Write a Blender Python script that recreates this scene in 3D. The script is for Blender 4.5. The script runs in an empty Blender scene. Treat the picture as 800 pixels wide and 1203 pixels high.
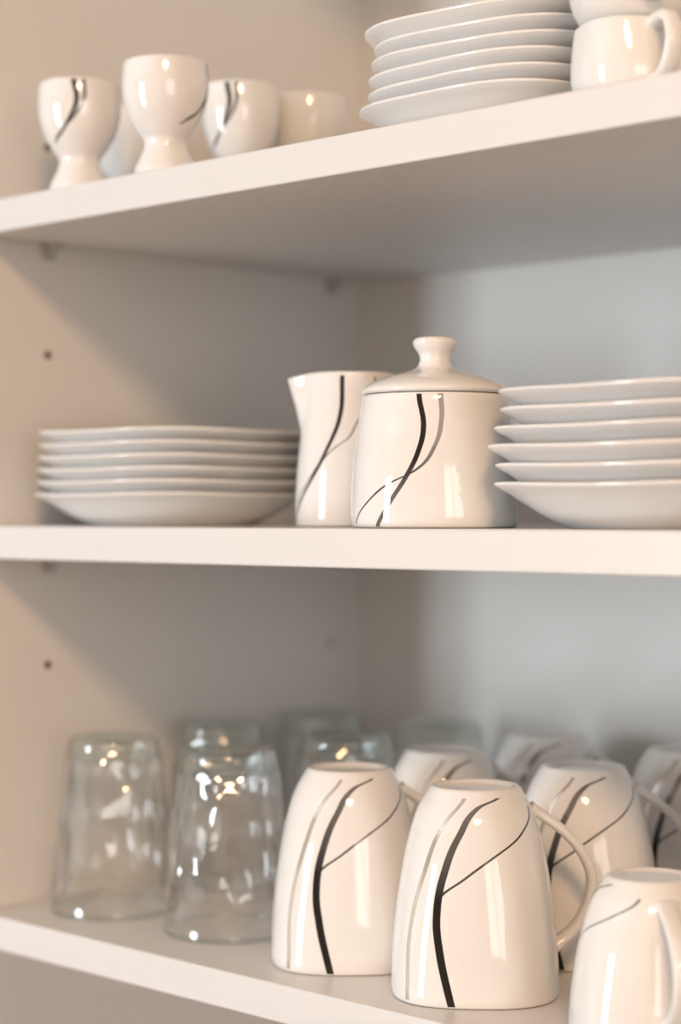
import bpy, math, random
from mathutils import Vector
random.seed(4)
Z0 = 1.5
scene = bpy.context.scene
try:
    scene.view_settings.view_transform = 'Standard'
    scene.view_settings.look = 'None'
except Exception:
    pass
COL = scene.collection

# ------------------------------------------------------------------ materials
def new_mat(name):
    m = bpy.data.materials.new(name); m.use_nodes = True
    nt = m.node_tree
    return m, nt, nt.nodes['Principled BSDF']

def N(nt, t, **kw):
    n = nt.nodes.new(t)
    for k, v in kw.items(): setattr(n, k, v)
    return n

def simple(name, col, rough=0.5, metal=0.0, bump=0.0, bscale=200, var=0.0, spec=None):
    m, nt, b = new_mat(name)
    b.inputs['Base Color'].default_value = (*col, 1)
    b.inputs['Roughness'].default_value = rough
    b.inputs['Metallic'].default_value = metal
    if spec is not None: b.inputs['Specular IOR Level'].default_value = spec
    tc = N(nt, 'ShaderNodeTexCoord')
    if var > 0:
        no = N(nt, 'ShaderNodeTexNoise'); no.inputs['Scale'].default_value = 6
        nt.links.new(tc.outputs['Object'], no.inputs['Vector'])
        mx = N(nt, 'ShaderNodeMix', data_type='RGBA')
        mx.inputs[6].default_value = (*[c*(1-var) for c in col], 1)
        mx.inputs[7].default_value = (*[min(1, c*(1+var)) for c in col], 1)
        nt.links.new(no.outputs['Fac'], mx.inputs[0])
        nt.links.new(mx.outputs[2], b.inputs['Base Color'])
    if bump > 0:
        no = N(nt, 'ShaderNodeTexNoise'); no.inputs['Scale'].default_value = bscale
        nt.links.new(tc.outputs['Object'], no.inputs['Vector'])
        bp = N(nt, 'ShaderNodeBump'); bp.inputs['Strength'].default_value = bump
        bp.inputs['Distance'].default_value = 0.001
        nt.links.new(no.outputs['Fac'], bp.inputs['Height'])
        nt.links.new(bp.outputs['Normal'], b.inputs['Normal'])
    return m

CER = (0.85, 0.835, 0.815)
def ceramic_base(b):
    b.inputs['Base Color'].default_value = (*CER, 1)
    b.inputs['Roughness'].default_value = 0.06
    b.inputs['IOR'].default_value = 1.68
M_cer, _, bb = new_mat('glazed_porcelain'); ceramic_base(bb)

def pattern_mat(name, stripes, stamp=False):
    """stripes: list of (pts[(v,phi_deg)], w0, w1, vmin, vmax, color, metal[, color2, va, vb])"""
    m, nt, b = new_mat(name); ceramic_base(b)
    uv = N(nt, 'ShaderNodeUVMap'); sp = N(nt, 'ShaderNodeSeparateXYZ')
    nt.links.new(uv.outputs['UV'], sp.inputs[0])
    U, V = sp.outputs['X'], sp.outputs['Y']
    def mt(op, a, c=None, d=None, clamp=False):
        n = N(nt, 'ShaderNodeMath', operation=op); n.use_clamp = clamp
        for i, x in enumerate((a, c, d)):
            if x is None: continue
            if isinstance(x, (int, float)): n.inputs[i].default_value = x
            else: nt.links.new(x, n.inputs[i])
        return n.outputs[0]
    prev = None; metal = None
    for st in stripes:
        pts, w0, w1, vmin, vmax, colr, mtl = st[:7]
        fc = N(nt, 'ShaderNodeFloatCurve')
        cv = fc.mapping.curves[0]
        P = sorted([(v, p/360.0+0.5) for v, p in pts])
        if P[0][0] > 0.001: P = [(0, P[0][1])] + P
        if P[-1][0] < 0.999: P = P + [(1, P[-1][1])]
        cv.points[0].location = P[0]; cv.points[-1].location = P[-1]
        for q in P[1:-1]: cv.points.new(*q)
        fc.mapping.update()
        nt.links.new(V, fc.inputs['Value'])
        dist = mt('ABSOLUTE', mt('SUBTRACT', U, fc.outputs[0]))
        w = mt('MULTIPLY_ADD', V, w1-w0, w0)
        f = mt('MULTIPLY_ADD', mt('SUBTRACT', w, dist), 1400.0, 0.5, clamp=True)
        f = mt('MULTIPLY', f, mt('GREATER_THAN', V, vmin))
        f = mt('MULTIPLY', f, mt('LESS_THAN', V, vmax))
        mx = N(nt, 'ShaderNodeMix', data_type='RGBA')
        nt.links.new(f, mx.inputs[0])
        if prev is None: mx.inputs[6].default_value = (*CER, 1)
        else: nt.links.new(prev, mx.inputs[6])
        mx.inputs[7].default_value = (*colr, 1)
        if len(st) > 7:
            mr = N(nt, 'ShaderNodeMapRange'); mr.inputs[1].default_value = st[8]; mr.inputs[2].default_value = st[9]
            nt.links.new(V, mr.inputs[0])
            mc = N(nt, 'ShaderNodeMix', data_type='RGBA')
            mc.inputs[6].default_value = (*colr, 1); mc.inputs[7].default_value = (*st[7], 1)
            nt.links.new(mr.outputs[0], mc.inputs[0]); nt.links.new(mc.outputs[2], mx.inputs[7])
        prev = mx.outputs[2]
        fm = mt('MULTIPLY', f, mtl)
        metal = fm if metal is None else mt('MAXIMUM', metal, fm)
    nt.links.new(prev, b.inputs['Base Color'])
    nt.links.new(metal, b.inputs['Metallic'])
    return m

DARK = (0.03, 0.028, 0.026); GREY = (0.26, 0.25, 0.24); CHAMP = (0.68, 0.63, 0.56)
mug_main = [(0.0,-15),(0.03,-16),(0.26,-23.6),(0.42,-27),(0.62,-24),(0.80,-13.5),(0.92,2),(0.985,34)]
mug_thin = [(0.5,-27),(0.6,-8.4),(0.70,15),(0.80,44.5),(0.91,70)]
mug_light = [(0.06,-46),(0.38,-47),(0.62,-41),(0.84,-30),(0.99,-10)]
M_mug = pattern_mat('porcelain_swoosh_mug', [
    (mug_light, .0046, .0065, 0.02, 0.965, CHAMP, .6),
    (mug_thin, .0029, .0048, 0.5, 0.91, (0.15,.145,.14), .7),
    (mug_main, .0068, .0092, 0.01, 0.965, (0.045,.042,.04), .8, (.27,.26,.25), .50, .75)])  # upper grey puts the main stripe's metallic reflection into its colour
M_sugar = pattern_mat('porcelain_swoosh_sugar', [
    ([(0.0,-66),(.07,-62),(.2,-48),(.31,-34),(.43,-12),(.6,0),(.81,5),(.98,4.5)], .0024, .0055, .03, .985, (.10,.095,.09), .6, (.42,.40,.38), .35, .6),
    ([(0,-41),(.2,-29.5),(.37,-19.5),(.57,-11),(.75,-8),(.98,-12)], .0046, .0056, .01, .985, (.2,.19,.18), .5, DARK, .25, .5)])
M_cream = pattern_mat('porcelain_swoosh_creamer', [
    ([(.2,-66),(.25,-57),(.39,-37),(.51,-16.5),(.57,-2),(.67,8),(.82,27),(.95,33)], .0035, .0045, .15, .97, (.45,.43,.41), .6),
    ([(0.02,-80),(.16,-63),(.33,-42),(.49,-27),(.71,-12),(.96,-10)], .005, .0082, .02, .975, DARK, .4)])
M_egg = pattern_mat('porcelain_swoosh_egg', [
    ([(.42,-50),(.55,-22),(.65,-5),(.8,7),(.98,7)], .003, .0080, .45, .98, (.25,.24,.22), .6),
    ([(.38,-60),(.5,-30),(.62,-14),(.78,-3),(.98,-7)], .004, .011, .42, .98, (.07,.065,.06), .5)])

# clear thin dimpled glass
M_glass, ntg, bg = new_mat('clear_glass')
ntg.nodes.remove(bg)
L = ntg.links.new
outn = [n for n in ntg.nodes if n.type == 'OUTPUT_MATERIAL'][0]
tcg = N(ntg, 'ShaderNodeTexCoord')
spg = N(ntg, 'ShaderNodeSeparateXYZ'); L(tcg.outputs['Object'], spg.inputs[0])
vor = N(ntg, 'ShaderNodeTexVoronoi', feature='F1'); vor.inputs['Scale'].default_value = 54
vor.inputs['Randomness'].default_value = .7
mpg = N(ntg, 'ShaderNodeMapping'); mpg.inputs['Scale'].default_value = (1.15, 1.15, .70)
L(tcg.outputs['Object'], mpg.inputs[0]); L(mpg.outputs[0], vor.inputs['Vector'])
sq = N(ntg, 'ShaderNodeMath', operation='POWER'); sq.inputs[1].default_value = 1.6; L(vor.outputs['Distance'], sq.inputs[0])
win = N(ntg, 'ShaderNodeMapRange'); win.inputs[1].default_value = .006; win.inputs[2].default_value = .016; L(spg.outputs['Z'], win.inputs[0])
win2 = N(ntg, 'ShaderNodeMapRange'); win2.inputs[1].default_value = .100; win2.inputs[2].default_value = .088; L(spg.outputs['Z'], win2.inputs[0])
wm = N(ntg, 'ShaderNodeMath', operation='MULTIPLY'); L(win.outputs[0], wm.inputs[0]); L(win2.outputs[0], wm.inputs[1])
hm = N(ntg, 'ShaderNodeMath', operation='MULTIPLY'); L(sq.outputs[0], hm.inputs[0]); L(wm.outputs[0], hm.inputs[1])
bpg = N(ntg, 'ShaderNodeBump'); bpg.inputs['Strength'].default_value = 1.0; bpg.inputs['Distance'].default_value = .0060
L(hm.outputs[0], bpg.inputs['Height'])
lw = N(ntg, 'ShaderNodeLayerWeight'); lw.inputs['Blend'].default_value = .5; L(bpg.outputs['Normal'], lw.inputs['Normal'])
pw = N(ntg, 'ShaderNodeMath', operation='POWER'); pw.inputs[1].default_value = 3.0
ma = N(ntg, 'ShaderNodeMath', operation='MULTIPLY_ADD'); ma.inputs[1].default_value = .85; ma.inputs[2].default_value = .10; ma.use_clamp = True
t1 = N(ntg, 'ShaderNodeMapRange'); t1.inputs[1].default_value = .091; t1.inputs[2].default_value = .094; L(spg.outputs['Z'], t1.inputs[0])
t2 = N(ntg, 'ShaderNodeMapRange'); t2.inputs[1].default_value = .0032; t2.inputs[2].default_value = .0018; L(spg.outputs['Z'], t2.inputs[0])
tm = N(ntg, 'ShaderNodeMath', operation='MAXIMUM'); L(t1.outputs[0], tm.inputs[0]); L(t2.outputs[0], tm.inputs[1])
tcol = N(ntg, 'ShaderNodeMix', data_type='RGBA'); L(tm.outputs[0], tcol.inputs[0])
tcol.inputs[6].default_value = (.990,.996,.994,1); tcol.inputs[7].default_value = (.88,.92,.905,1)
tr = N(ntg, 'ShaderNodeBsdfTransparent'); L(tcol.outputs[2], tr.inputs[0])
rf = N(ntg, 'ShaderNodeBsdfRefraction'); L(tcol.outputs[2], rf.inputs['Color']); rf.inputs['IOR'].default_value = 1.16; rf.inputs['Roughness'].default_value = 0
gl = N(ntg, 'ShaderNodeBsdfGlossy'); gl.inputs['Color'].default_value = (1,1,1,1); gl.inputs['Roughness'].default_value = .03
L(bpg.outputs['Normal'], rf.inputs['Normal']); L(bpg.outputs['Normal'], gl.inputs['Normal'])
m1 = N(ntg, 'ShaderNodeMixShader'); m1.inputs[0].default_value = .35
m2 = N(ntg, 'ShaderNodeMixShader')
L(lw.outputs['Facing'], pw.inputs[0]); L(pw.outputs[0], ma.inputs[0]); L(ma.outputs[0], m2.inputs[0])
L(tr.outputs[0], m1.inputs[1]); L(rf.outputs[0], m1.inputs[2])
L(m1.outputs[0], m2.inputs[1]); L(gl.outputs[0], m2.inputs[2]); L(m2.outputs[0], outn.inputs['Surface'])

M_mel = simple('white_melamine', (0.80, 0.785, 0.76), 0.42, bump=0.05, bscale=900, var=0.01)
M_edge = simple('white_melamine_shelf', (0.74, 0.732, 0.72), 0.38, bump=0.04, bscale=900, var=0.01)
M_hole = simple('drilled_hole', (0.08, 0.045, 0.025), 0.8, var=.1)
M_pin = simple('shelf_pin_plastic', (0.55, 0.55, 0.53), 0.25, var=.03)
M_wall = simple('painted_wall', (0.78, 0.76, 0.73), 0.8, bump=0.2, bscale=150, var=0.02)
M_wallb = simple('wall_taupe_shade', (0.40, 0.33, 0.29), 0.8, bump=0.2, bscale=150, var=0.02)  # dark taupe stands in for the shade below the bottom shelf
M_ceil = simple('painted_ceiling', (0.82, 0.81, 0.80), 0.9, bump=0.1, bscale=150, var=0.01)
M_frame = simple('window_frame_paint', (0.8, 0.8, 0.8), 0.4, var=.01)
M_lamp = simple('lamp_metal', (0.6, 0.6, 0.6), 0.3, metal=1.0, var=.02)
# floor
M_floor, ntf, bf = new_mat('oak_floor')
tc = N(ntf, 'ShaderNodeTexCoord'); mp = N(ntf, 'ShaderNodeMapping'); mp.inputs['Scale'].default_value = (1, 8, 1)
wv = N(ntf, 'ShaderNodeTexNoise'); wv.inputs['Scale'].default_value = 5
br = N(ntf, 'ShaderNodeTexBrick'); br.inputs['Scale'].default_value = 1.2
br.inputs['Color1'].default_value = (.50,.30,.16,1); br.inputs['Color2'].default_value = (.58,.36,.20,1); br.inputs['Mortar'].default_value = (.12,.07,.04,1)
br.inputs['Mortar Size'].default_value = .004; br.inputs['Brick Width'].default_value = 1.4; br.inputs['Row Height'].default_value = .16
ntf.links.new(tc.outputs['Object'], mp.inputs[0]); ntf.links.new(mp.outputs[0], wv.inputs[0]); ntf.links.new(tc.outputs['Object'], br.inputs[0])
mx = N(ntf, 'ShaderNodeMix', data_type='RGBA', blend_type='MULTIPLY'); mx.inputs[0].default_value = .4
ntf.links.new(br.outputs['Color'], mx.inputs[6]); ntf.links.new(wv.outputs['Fac'], mx.inputs[7]); ntf.links.new(mx.outputs[2], bf.inputs['Base Color'])
bf.inputs['Roughness'].default_value = .4

# ------------------------------------------------------------------ mesh helpers
def box_geo(verts, faces, x0, x1, y0, y1, z0, z1):
    o = len(verts)
    verts += [(x0,y0,z0),(x1,y0,z0),(x1,y1,z0),(x0,y1,z0),(x0,y0,z1),(x1,y0,z1),(x1,y1,z1),(x0,y1,z1)]
    faces += [tuple(o+i for i in f) for f in ((0,3,2,1),(4,5,6,7),(0,1,5,4),(1,2,6,5),(2,3,7,6),(3,0,4,7))]

def boxes(name, bl, mat, parent=None, bevel=0.0):
    v, f = [], []
    for b in bl: box_geo(v, f, b[0], b[1], b[2], b[3], b[4]+Z0, b[5]+Z0)
    me = bpy.data.meshes.new(name); me.from_pydata(v, [], f); me.materials.append(mat)
    ob = bpy.data.objects.new(name, me); COL.objects.link(ob)
    if bevel:
        md = ob.modifiers.new('bevel', 'BEVEL'); md.width = bevel; md.segments = 3
        for p in me.polygons: p.use_smooth = True
        wn = ob.modifiers.new('wn', 'WEIGHTED_NORMAL')
    if parent: ob.parent = parent
    return ob

def crom(pts, sub=5):
    P = [Vector(p) for p in pts]
    if len(P) < 3: return P
    P = [P[0]*2-P[1]] + P + [P[-1]*2-P[-2]]
    out = []
    for i in range(1, len(P)-2):
        p0, p1, p2, p3 = P[i-1:i+3]
        t0 = 0; t1 = t0+max((p1-p0).length, 1e-7)**.5; t2 = t1+max((p2-p1).length, 1e-7)**.5; t3 = t2+max((p3-p2).length, 1e-7)**.5
        for k in range(sub):
            t = t1+(t2-t1)*k/sub
            A1 = p0*((t1-t)/(t1-t0))+p1*((t-t0)/(t1-t0)); A2 = p1*((t2-t)/(t2-t1))+p2*((t-t1)/(t2-t1)); A3 = p2*((t3-t)/(t3-t2))+p3*((t-t2)/(t3-t2))
            B1 = A1*((t2-t)/(t2-t0))+A2*((t-t0)/(t2-t0)); B2 = A2*((t3-t)/(t3-t1))+A3*((t-t1)/(t3-t1))
            out.append(B1*((t2-t)/(t2-t1))+B2*((t-t1)/(t2-t1)))
    out.append(P[-2])
    return out

class Geo:
    def __init__(s): s.v=[]; s.f=[]; s.m=[]; s.uv=[]
    def lathe(s, outer, inner, H, seg=96, expo=None, deform=None, sub=5, pat=1):
        """outer: pattern surface (mat 1); inner: plain (mat 0). phi=0 -> -Y, phi+ -> +X"""
        A = crom([(p[0],p[1],0) for p in outer], sub); na = len(A)
        B = crom([(p[0],p[1],0) for p in inner], sub) if inner else []
        prof = A + (B[1:] if B else [])
        rings = []
        for i, p in enumerate(prof):
            r, z = max(p.x, 0), p.y
            if r < 1e-5:
                s.v.append((0,0,z)); rings.append([len(s.v)-1]); continue
            n = expo(r, z) if expo else 2.0
            ring = []
            for k in range(seg):
                ph = -math.pi + 2*math.pi*k/seg
                sx, cy = math.sin(ph), math.cos(ph)
                rr = r/((abs(sx)**n+abs(cy)**n)**(1/n)) if n > 2.001 else r
                zz = z
                if deform: rr, zz = deform(rr, zz, ph, i >= na)
                s.v.append((rr*sx, -rr*cy, zz)); ring.append(len(s.v)-1)
            rings.append(ring)
        for i in range(len(prof)-1):
            a, b = rings[i], rings[i+1]
            mi = pat if i < na-1 else 0
            v0, v1 = prof[i].y/H, prof[i+1].y/H
            for k in range(seg):
                k2 = (k+1) % seg; u0, u1 = k/seg, (k+1)/seg
                if len(a) == 1 and len(b) == 1: continue
                if len(a) == 1:
                    s.f.append((a[0], b[k2], b[k])); s.uv.append(((u0,v0),(u1,v1),(u0,v1)))
                elif len(b) == 1:
                    s.f.append((a[k], a[k2], b[0])); s.uv.append(((u0,v0),(u1,v0),(u0,v1)))
                else:
                    s.f.append((a[k], a[k2], b[k2], b[k])); s.uv.append(((u0,v0),(u1,v0),(u1,v1),(u0,v1)))
                s.m.append(mi)
    def handle(s, path, phi, ta, tb, seg=14, sub=7):
        C = crom([(p[0], p[1], 0) for p in path], sub)
        d = Vector((math.sin(phi), -math.cos(phi), 0)); t = Vector((-d.y, d.x, 0)); up = Vector((0,0,1))
        rings = []; n = len(C)
        for i, c in enumerate(C):
            tg = (C[min(i+1,n-1)]-C[max(i-1,0)]).normalized()
            nr = Vector((-tg.y, tg.x, 0))
            e = abs(2*i/(n-1)-1); k1 = 1+.35*e**6
            ring = []
            for k in range(seg):
                a = 2*math.pi*k/seg
                ca, sa = math.cos(a), math.sin(a)
                ca = math.copysign(abs(ca)**.8, ca); sa = math.copysign(abs(sa)**.8, sa)
                pos2 = c + nr*(ta*k1*ca)
                pt = d*pos2.x + up*pos2.y + t*(tb*k1*sa)
                s.v.append(tuple(pt)); ring.append(len(s.v)-1)
            rings.append(ring)
        for i in range(n-1):
            for k in range(seg):
                k2 = (k+1)%seg
                s.f.append((rings[i][k], rings[i][k2], rings[i+1][k2], rings[i+1][k])); s.uv.append(((0,0),)*4); s.m.append(0)
        for rg in (rings[0][::-1], rings[-1]):
            s.f.append(tuple(rg)); s.uv.append(((0,0),)*len(rg)); s.m.append(0)
    def build(s, name, mats, loc=(0,0,0), rot=0, scale=(1,1,1), parent=None):
        me = s.mesh(name, mats)
        return place(name, me, loc, rot, scale, parent)
    def mesh(s, name, mats):
        me = bpy.data.meshes.new(name); me.from_pydata(s.v, [], s.f)
        for m in mats: me.materials.append(m)
        ul = me.uv_layers.new(name='UVMap')
        for p, uv, mi in zip(me.polygons, s.uv, s.m):
            p.material_index = min(mi, len(mats)-1); p.use_smooth = True
            for li, c in zip(p.loop_indices, uv): ul.data[li].uv = c
        import bmesh
        bm = bmesh.new(); bm.from_mesh(me); bmesh.ops.recalc_face_normals(bm, faces=bm.faces); bm.to_mesh(me); bm.free()
        return me

def place(name, me, loc, rot=0, scale=(1,1,1), parent=None):
    ob = bpy.data.objects.new(name, me); COL.objects.link(ob)
    if parent: ob.parent = parent; ob.location = loc
    else: ob.location = (loc[0], loc[1], loc[2]+Z0)
    ob.rotation_euler = (0, 0, math.radians(rot)); ob.scale = scale
    return ob

# ------------------------------------------------------------------ room
XL, XR, YB, YF, ZF, ZC = -3.2, 2.4, 1.065, -2.4, -1.5, 1.1
boxes('floor', [(XL-.1, XR+.1, YF-.1, YB+.1, ZF-.1, ZF)], M_floor)
boxes('ceiling', [(XL-.1, XR+.1, YF-.1, YB+.1, ZC, ZC+.1)], M_ceil)
boxes('wall_back', [(XL-.1, XR+.1, YB, YB+.1, ZF, ZC)], M_wallb)
boxes('wall_left', [(XL-.1, XL, YF, YB, ZF, ZC)], M_wall)
wx0, wx1, wz0, wz1 = -2.12, -1.42, -1.0, .62
boxes('wall_front', [(XL-.1, wx0, YF-.1, YF, ZF, ZC), (wx1, XR+.1, YF-.1, YF, ZF, ZC),
                     (wx0, wx1, YF-.1, YF, ZF, wz0), (wx0, wx1, YF-.1, YF, wz1, ZC)], M_wall)
fr = .05
boxes('window_1', [(wx0, wx0+fr, YF-.06, YF-.01, wz0, wz1), (wx1-fr, wx1, YF-.06, YF-.01, wz0, wz1),
                   (wx0+fr, wx1-fr, YF-.06, YF-.01, wz0, wz0+fr), (wx0+fr, wx1-fr, YF-.06, YF-.01, wz1-fr, wz1),
                   ((wx0+wx1)/2-.02, (wx0+wx1)/2+.02, YF-.06, YF-.01, wz0+fr, wz1-fr),
                   (wx0+fr, (wx0+wx1)/2-.02, YF-.055, YF-.015, .08, .12), ((wx0+wx1)/2+.02, wx1-fr, YF-.055, YF-.015, .08, .12)], M_frame)
vy0, vy1, vz0, vz1 = -1.9, -.3, -.5, .8
boxes('wall_right', [(XR, XR+.1, YF, vy0, ZF, ZC), (XR, XR+.1, vy1, YB, ZF, ZC),
                     (XR, XR+.1, vy0, vy1, ZF, vz0), (XR, XR+.1, vy0, vy1, vz1, ZC)], M_wall)
boxes('fill_window_right', [(XR+.01, XR+.06, vy0, vy0+fr, vz0, vz1), (XR+.01, XR+.06, vy1-fr, vy1, vz0, vz1),
                   (XR+.01, XR+.06, vy0+fr, vy1-fr, vz0, vz0+fr), (XR+.01, XR+.06, vy0+fr, vy1-fr, vz1-fr, vz1),
                   (XR+.01, XR+.06, (vy0+vy1)/2-.025, (vy0+vy1)/2+.025, vz0+fr, vz1-fr)], M_frame)  # added window, made up to hold the right-hand fill light

# ------------------------------------------------------------------ cabinet
CX0, CX1, CY0, CY1 = -.98, -.10, .70, 1.043
ZU, ZM, ZL, TH = .1909, -.0067, -.2427, .020
CB = ZL-TH
cab = bpy.data.objects.new('kitchen_cabinet', None); COL.objects.link(cab)
boxes('side_panel_left', [(CX0-.018, CX0, CY0-.002, YB-.0005, CB, .52)], M_mel, cab, .0008)
boxes('side_panel_right', [(CX1, CX1+.018, CY0-.002, YB-.0005, CB, .52)], M_mel, cab, .0008)
boxes('back_panel', [(CX0, CX1, CY1, CY1+.015, CB, .52)], M_mel, cab)
boxes('top_panel', [(CX0, CX1, CY0, CY1, .50, .52)], M_mel, cab)
for i, z in enumerate((ZU, ZM, ZL)):
    boxes('shelf_board_%d' % (i+1), [(CX0+.0005, CX1-.0005, CY0, CY1-.0005, z-TH, z)], M_edge, cab, .0012)
def disc_x(name, x, y, z, r, t, mat):
    v, f = [], []; n = 20
    for s_ in (0, 1):
        for k in range(n):
            a = 2*math.pi*k/n; v.append((x+t*s_, y+r*math.cos(a), Z0+z+r*math.sin(a)))
    f.append(tuple(range(n))[::-1]); f.append(tuple(range(n, 2*n)))
    for k in range(n): f.append((k, (k+1)%n, n+(k+1)%n, n+k))
    me = bpy.data.meshes.new(name); me.from_pydata(v, [], f); me.materials.append(mat)
    ob = bpy.data.objects.new(name, me); COL.objects.link(ob); ob.parent = cab
for i, (y, z) in enumerate(((.7547,.2324),(.7547,.101),(.7547,-.0947),(1.011,.2324))):
    disc_x('drill_hole_%d' % i, CX0-.001, y, z, .0026, .0012, M_hole)
disc_x('hole_cap', CX0-.001, 1.011, -.0929, .003, .0016, M_pin)
for i, z in enumerate((ZU-TH, ZM-TH)):
    for j, y in enumerate((.7547, 1.011)):
        boxes('shelf_pin_%d_%d' % (i, j), [(CX0, CX0+.002, y-.005, y+.005, z-.010, z), (CX0+.002, CX0+.010, y-.004, y+.004, z-.004, z)], M_pin, cab, .0006)
        disc_x('pin_head_%d_%d' % (i, j), CX0+.002, y, z-.006, .003, .003, M_pin)

# ------------------------------------------------------------------ mugs
mug_out = [(0,.1028),(.012,.1028),(.0185,.1030),(.0198,.1042),(.0212,.1047),(.0226,.1042),(.0245,.1015),(.0295,.0925),(.0327,.083),(.0358,.0706),(.0393,.050),(.0418,.027),(.0426,.010),(.0426,.003),(.0421,.0005),(.0412,0)]
mug_in = [(.0412,0),(.0402,.0005),(.0397,.003),(.0389,.027),(.0362,.050),(.0326,.0706),(.0285,.085),(.022,.0945),(.012,.098),(0,.0982)]
def mug_expo(r, z): 
    t = max(0, min(1, z/.1))
    return 2.75-.75*t
g = Geo(); g.lathe(mug_out, mug_in, .1046, seg=128, expo=mug_expo)
g.handle([(.0285,.0925),(.0335,.0895),(.0445,.0815),(.0545,.0705),(.0600,.0575),(.0585,.044),(.0515,.031),(.0405,.0215)], math.radians(97), .0027, .0055)
mug_me = g.mesh('coffee_mug', [M_cer, M_mug])
eps = .0002
for x, y, r in ((-.6355,.762,40),(-.730,.768,46),(-.745,.866,50),(-.642,.8625,37),(-.751,.970,30),(-.6425,.965,34),(-.530,.868,30)):
    place('coffee_mug', mug_me, (x, y, ZL+eps), r)
place('espresso_cup', mug_me, (-.514, .742, ZL+eps), -46, (.865,.865,.735))

# ------------------------------------------------------------------ tumblers
def tumbler(seed):
    rnd = random.Random(seed); p1, p2 = rnd.random()*6, rnd.random()*6
    out = [(0,.1015),(.010,.1020),(.019,.1040),(.0232,.1060),(.0256,.1062),(.0272,.1045),(.0283,.100),(.0304,.088),(.0329,.068),(.0351,.045),(.0368,.022),(.0378,.0045),(.0379,.0015),(.0372,0)]
    inn = [(.0372,0),(.0360,.0004),(.0358,.0018),(.0366,.0026)]
    def df(r, z, ph, inner):
        w = max(0, min(1, (z-.010)/.016))*max(0, min(1, (.096-z)/.012))
        row = z/.019+p2
        k = math.floor(row); fz = row-k
        a = math.cos(6*ph+p1+math.pi*k)*math.sin(math.pi*fz)
        b = .5*math.sin(3*ph-z*90+p2)+.4*math.sin(5*ph+z*140+p1)
        if r > .024: r += .00045*w*(a+b)
        return r, z
    gg = Geo(); gg.lathe(out, inn, .106, seg=144, deform=df, sub=8, pat=0)
    gg.lathe([(.0290,.0935),(.0270,.0925),(.020,.0930),(.010,.0940),(0,.0943)], None, .106, seg=64, sub=4, pat=0)
    return gg.mesh('glass_tumbler', [M_glass])
for i, (x, y) in enumerate(((-.829,.770),(-.9256,.763),(-.940,.8667),(-.8315,.871),(-.936,.9575),(-.8385,.968))):
    place('glass_tumbler', tumbler(i), (x, y, ZL+eps), 40+i*37)

# ------------------------------------------------------------------ plates
pl_a = [(0,.0022),(.030,.0022),(.044,.0020),(.0465,.0002),(.0485,0),(.0508,.0012),(.0585,.0052),(.0655,.0100),(.0710,.0140),(.0750,.0165),(.0773,.0181)]
pl_b = [(.0773,.0181),(.0774,.0189),(.0765,.0194),(.0740,.0186),(.0695,.0164),(.0640,.0130),(.0570,.0088),(.050,.0064),(.044,.0058),(.030,.0056),(0,.0056)]
def pl_exp(r, z): return 2.0 + .7*max(0, min(1, (r-.045)/.03))
def pl_def(r, z, ph, inner):
    w = max(0, min(1, (r-.055)/.025))
    return r, z - .0005*w*math.cos(4*ph)
g = Geo(); g.lathe(pl_a, pl_b, .02, seg=128, expo=pl_exp, deform=pl_def, pat=0)
plate_me = g.mesh('dessert_plate', [M_cer])
def stack(cx, cy, z, sp, sc, zs, offs, base):
    for i, o in enumerate(offs):
        place('dessert_plate', plate_me, (cx+.722*o/1000, cy+.692*o/1000, z+eps+i*sp), base+random.uniform(-5,5), (sc,sc,zs))
stack(-.8890, .781, ZM, .0074, .985, 1.0, (-1.2,0,.2,.6,.9,1.3), 4)
stack(-.529, .786, ZM, .0090, 1.04, 1.12, (-.5,.3,-3.5,0,3.0,2.0), 0)
stack(-.639, .800, ZU, .0080, .94, 1.08, (-3.0,1.5,1.8,3.0,4.5,-.5), 2)

# ------------------------------------------------------------------ sugar bowl
sb = bpy.data.objects.new('sugar_bowl', None); COL.objects.link(sb)
sb.location = (-.657, .7555, ZM+Z0+eps); sb.rotation_euler = (0,0,math.radians(41))
g = Geo()
so = [(0,.002),(.036,.002),(.038,.0003),(.0400,0),(.0420,.0006),(.0430,.003),(.0432,.012),(.0426,.027),(.0412,.042),(.0393,.055),(.0378,.0655),(.0372,.0675)]
si = [(.0372,.0675),(.0362,.0680),(.0350,.0670),(.0352,.062),(.0372,.050),(.039,.030),(.040,.012),(.037,.0055),(0,.005)]
g.lathe(so, si, .068, seg=128, expo=lambda r,z: 2.0+.3*max(0,1-z/.06))
g.build('bowl_body', [M_cer, M_sugar], parent=sb)
g = Geo()
lo = [(0,.0630),(.029,.0630),(.0325,.0640),(.0330,.0680),(.0368,.0686),(.0378,.0698),(.0374,.0712),(.034,.0740),(.026,.0775),(.016,.0802),(.0098,.0825),(.0078,.0862),(.0084,.0898),(.0106,.0930),(.0114,.0955),(.0104,.0975),(.0070,.0984),(0,.0986)]
g.lathe(lo, None, .1, seg=96, pat=0)
g.build('bowl_lid', [M_cer], parent=sb)

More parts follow.
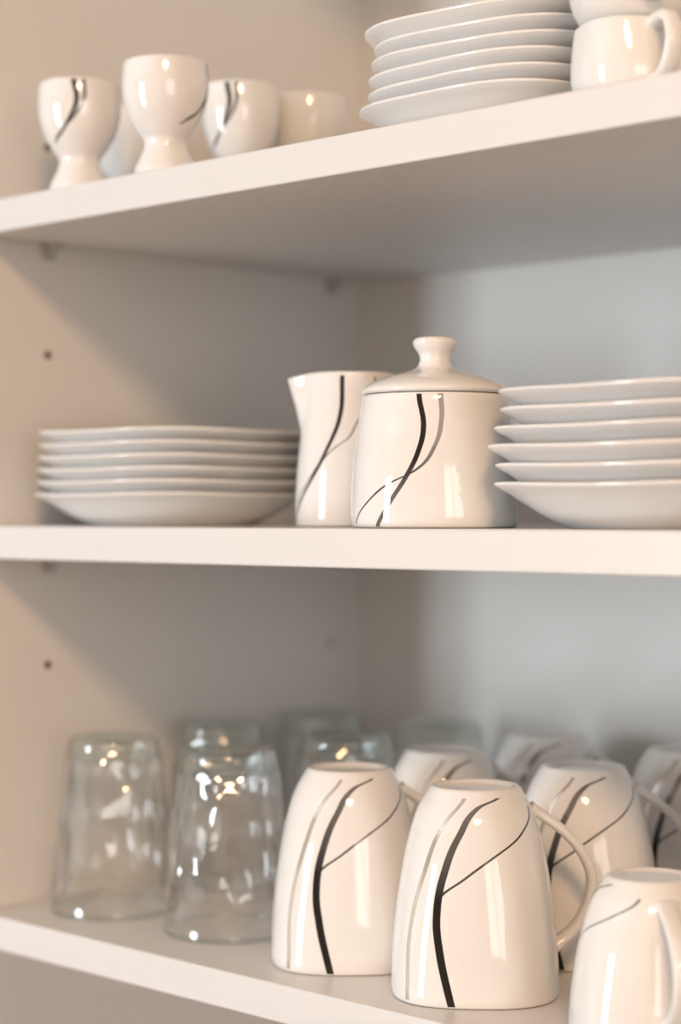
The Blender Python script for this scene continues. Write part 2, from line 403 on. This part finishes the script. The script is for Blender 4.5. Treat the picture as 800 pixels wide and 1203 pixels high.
# ------------------------------------------------------------------ creamer
g = Geo()
co = [(0,.002),(.025,.002),(.0268,.0003),(.0285,0),(.0303,.0008),(.0310,.004),(.0309,.014),(.0300,.030),(.0283,.047),(.0266,.063),(.0253,.077),(.0248,.0845)]
ci = [(.0248,.0845),(.0240,.0852),(.0230,.0843),(.0232,.077),(.0247,.060),(.0267,.045),(.028,.028),(.0285,.012),(.026,.0055),(0,.005)]
def cr_def(r, z, ph, inner):
    dp = ph+math.radians(88)
    w = max(0, min(1, (z-.053)/.032))
    gss = math.exp(-(dp/.25)**2)
    if r > .015: r += .0105*w*gss
    if z > .07: z += -.0025*gss*w
    return r, z
g.lathe(co, ci, .085, seg=160, deform=cr_def)
g.handle([(.0243,.071),(.033,.072),(.044,.067),(.0495,.055),(.0475,.040),(.040,.028),(.029,.021)], math.radians(90), .0026, .005)
g.build('creamer_jug', [M_cer, M_cream], (-.745,.785,ZM+eps), 43)

# ------------------------------------------------------------------ egg cups
g = Geo()
eo = [(0,.004),(.010,.0025),(.0150,.0003),(.0165,0),(.0176,.0012),(.0172,.004),(.0145,.010),(.0122,.0155),(.0124,.0195),(.0160,.0245),(.0205,.0320),(.0234,.0410),(.0244,.0500),(.0241,.0590),(.0236,.0628)]
ei = [(.0236,.0628),(.0229,.0635),(.0219,.0628),(.0222,.058),(.0224,.050),(.0212,.041),(.018,.032),(.012,.026),(0,.0235)]
g.lathe(eo, ei, .0635, seg=96)
egg_me = g.mesh('egg_cup', [M_cer, M_egg])
for x, y, r, s in ((-.905,.7205,50,1.0),(-.8268,.7195,130,1.0),(-.853,.802,34,.97),(-.845,.853,200,.96),(-.941,.788,200,1.0),(-.925,.880,90,1.0)):
    place('egg_cup', egg_me, (x, y, ZU+eps), r, (s, s, s if s == 1 else 1.06))

# ------------------------------------------------------------------ stacked tea cups upper shelf
def teacup(name, prof_o, prof_i, H, loc, rot, hd, sc):
    g = Geo(); g.lathe(prof_o, prof_i, H, seg=112, expo=lambda r,z: 2.0+.5*min(1,z/H), pat=0)
    g.handle(hd, math.radians(95), .0030, .0055)
    g.build(name, [M_cer], loc, rot, sc)
t1o = [(0,.002),(.024,.002),(.026,0),(.029,.0005),(.0325,.004),(.0345,.010),(.0348,.018),(.0338,.028),(.0325,.0365),(.0320,.0395)]
t1i = [(.0320,.0395),(.0312,.0402),(.0303,.0395),(.0308,.036),(.032,.026),(.0325,.017),(.031,.009),(.026,.005),(0,.0045)]
teacup('tea_cup', t1o, t1i, .04, (-.5265,.744,ZU+eps), -32, [(.0305,.036),(.038,.0385),(.0485,.0365),(.0535,.026),(.0495,.015),(.042,.0085),(.033,.0065)], (.78,.78,.88))
t2o = [(0,.002),(.018,.002),(.020,0),(.0225,.0003),(.0275,.004),(.0325,.010),(.0358,.019),(.0370,.032),(.0372,.045),(.0370,.050)]
t2i = [(.0370,.050),(.0362,.0506),(.0352,.050),(.0354,.045),(.0350,.032),(.0338,.020),(.030,.011),(.024,.0055),(0,.0045)]
teacup('tea_cup', t2o, t2i, .05, (-.5265,.744,ZU+.0320), -40, [(.0335,.044),(.043,.0455),(.052,.041),(.055,.031),(.050,.021),(.043,.0155),(.034,.0145)], (.78,.78,.92))

# ------------------------------------------------------------------ lights
def area(name, loc, target, sx, sy, power, col, shape='RECTANGLE'):
    l = bpy.data.lights.new(name, 'AREA'); l.shape = shape; l.size = sx; l.size_y = sy; l.energy = power; l.color = col
    o = bpy.data.objects.new(name, l); COL.objects.link(o)
    o.location = (loc[0], loc[1], loc[2]+Z0)
    d = Vector(target)-Vector(loc); o.rotation_euler = d.to_track_quat('-Z', 'Y').to_euler()
    return o
area('window_daylight_1', ((wx0+wx1)/2, YF-.075, (wz0+wz1)/2), ((wx0+wx1)/2, 0, (wz0+wz1)/2), wx1-wx0, wz1-wz0, 92, (.84,.93,1.0))
area('fill_light_right', (XR+.075, (vy0+vy1)/2, (vz0+vz1)/2), (0, (vy0+vy1)/2, (vz0+vz1)/2), vy1-vy0, vz1-vz0, 22, (1.0,.86,.70))  # added warm fill that softly brightens the left panel
area('ceiling_lamp_light', (.65, -.55, ZC-.045), (.3,.1,-.2), .40, .40, 29, (1,.61,.32), 'DISK')
g = Geo(); g.lathe([(0,.04),(.20,.04),(.215,.035),(.215,.005),(.21,0)], [(.21,0),(.205,.002),(.205,.03),(0,.03)], .04, seg=64, pat=0)
g.build('ceiling_lamp', [M_lamp], (.65,-.55,ZC-.04))

w = bpy.data.worlds.new('World'); scene.world = w; w.use_nodes = True
w.node_tree.nodes['Background'].inputs[0].default_value = (.7,.82,1,1); w.node_tree.nodes['Background'].inputs[1].default_value = 1.0

# ------------------------------------------------------------------ camera
cam = bpy.data.cameras.new('camera'); co_ = bpy.data.objects.new('camera', cam); COL.objects.link(co_)
co_.location = (0,0,Z0); co_.rotation_euler = (math.radians(90),0,math.radians(43.8))
cam.sensor_fit = 'VERTICAL'; cam.sensor_height = 36; cam.sensor_width = 24; cam.lens = 2273/1203*36
cam.shift_y = 3.5/1203; cam.clip_start = .01
cam.dof.use_dof = True; cam.dof.focus_distance = .96; cam.dof.aperture_fstop = 3.6
scene.camera = co_
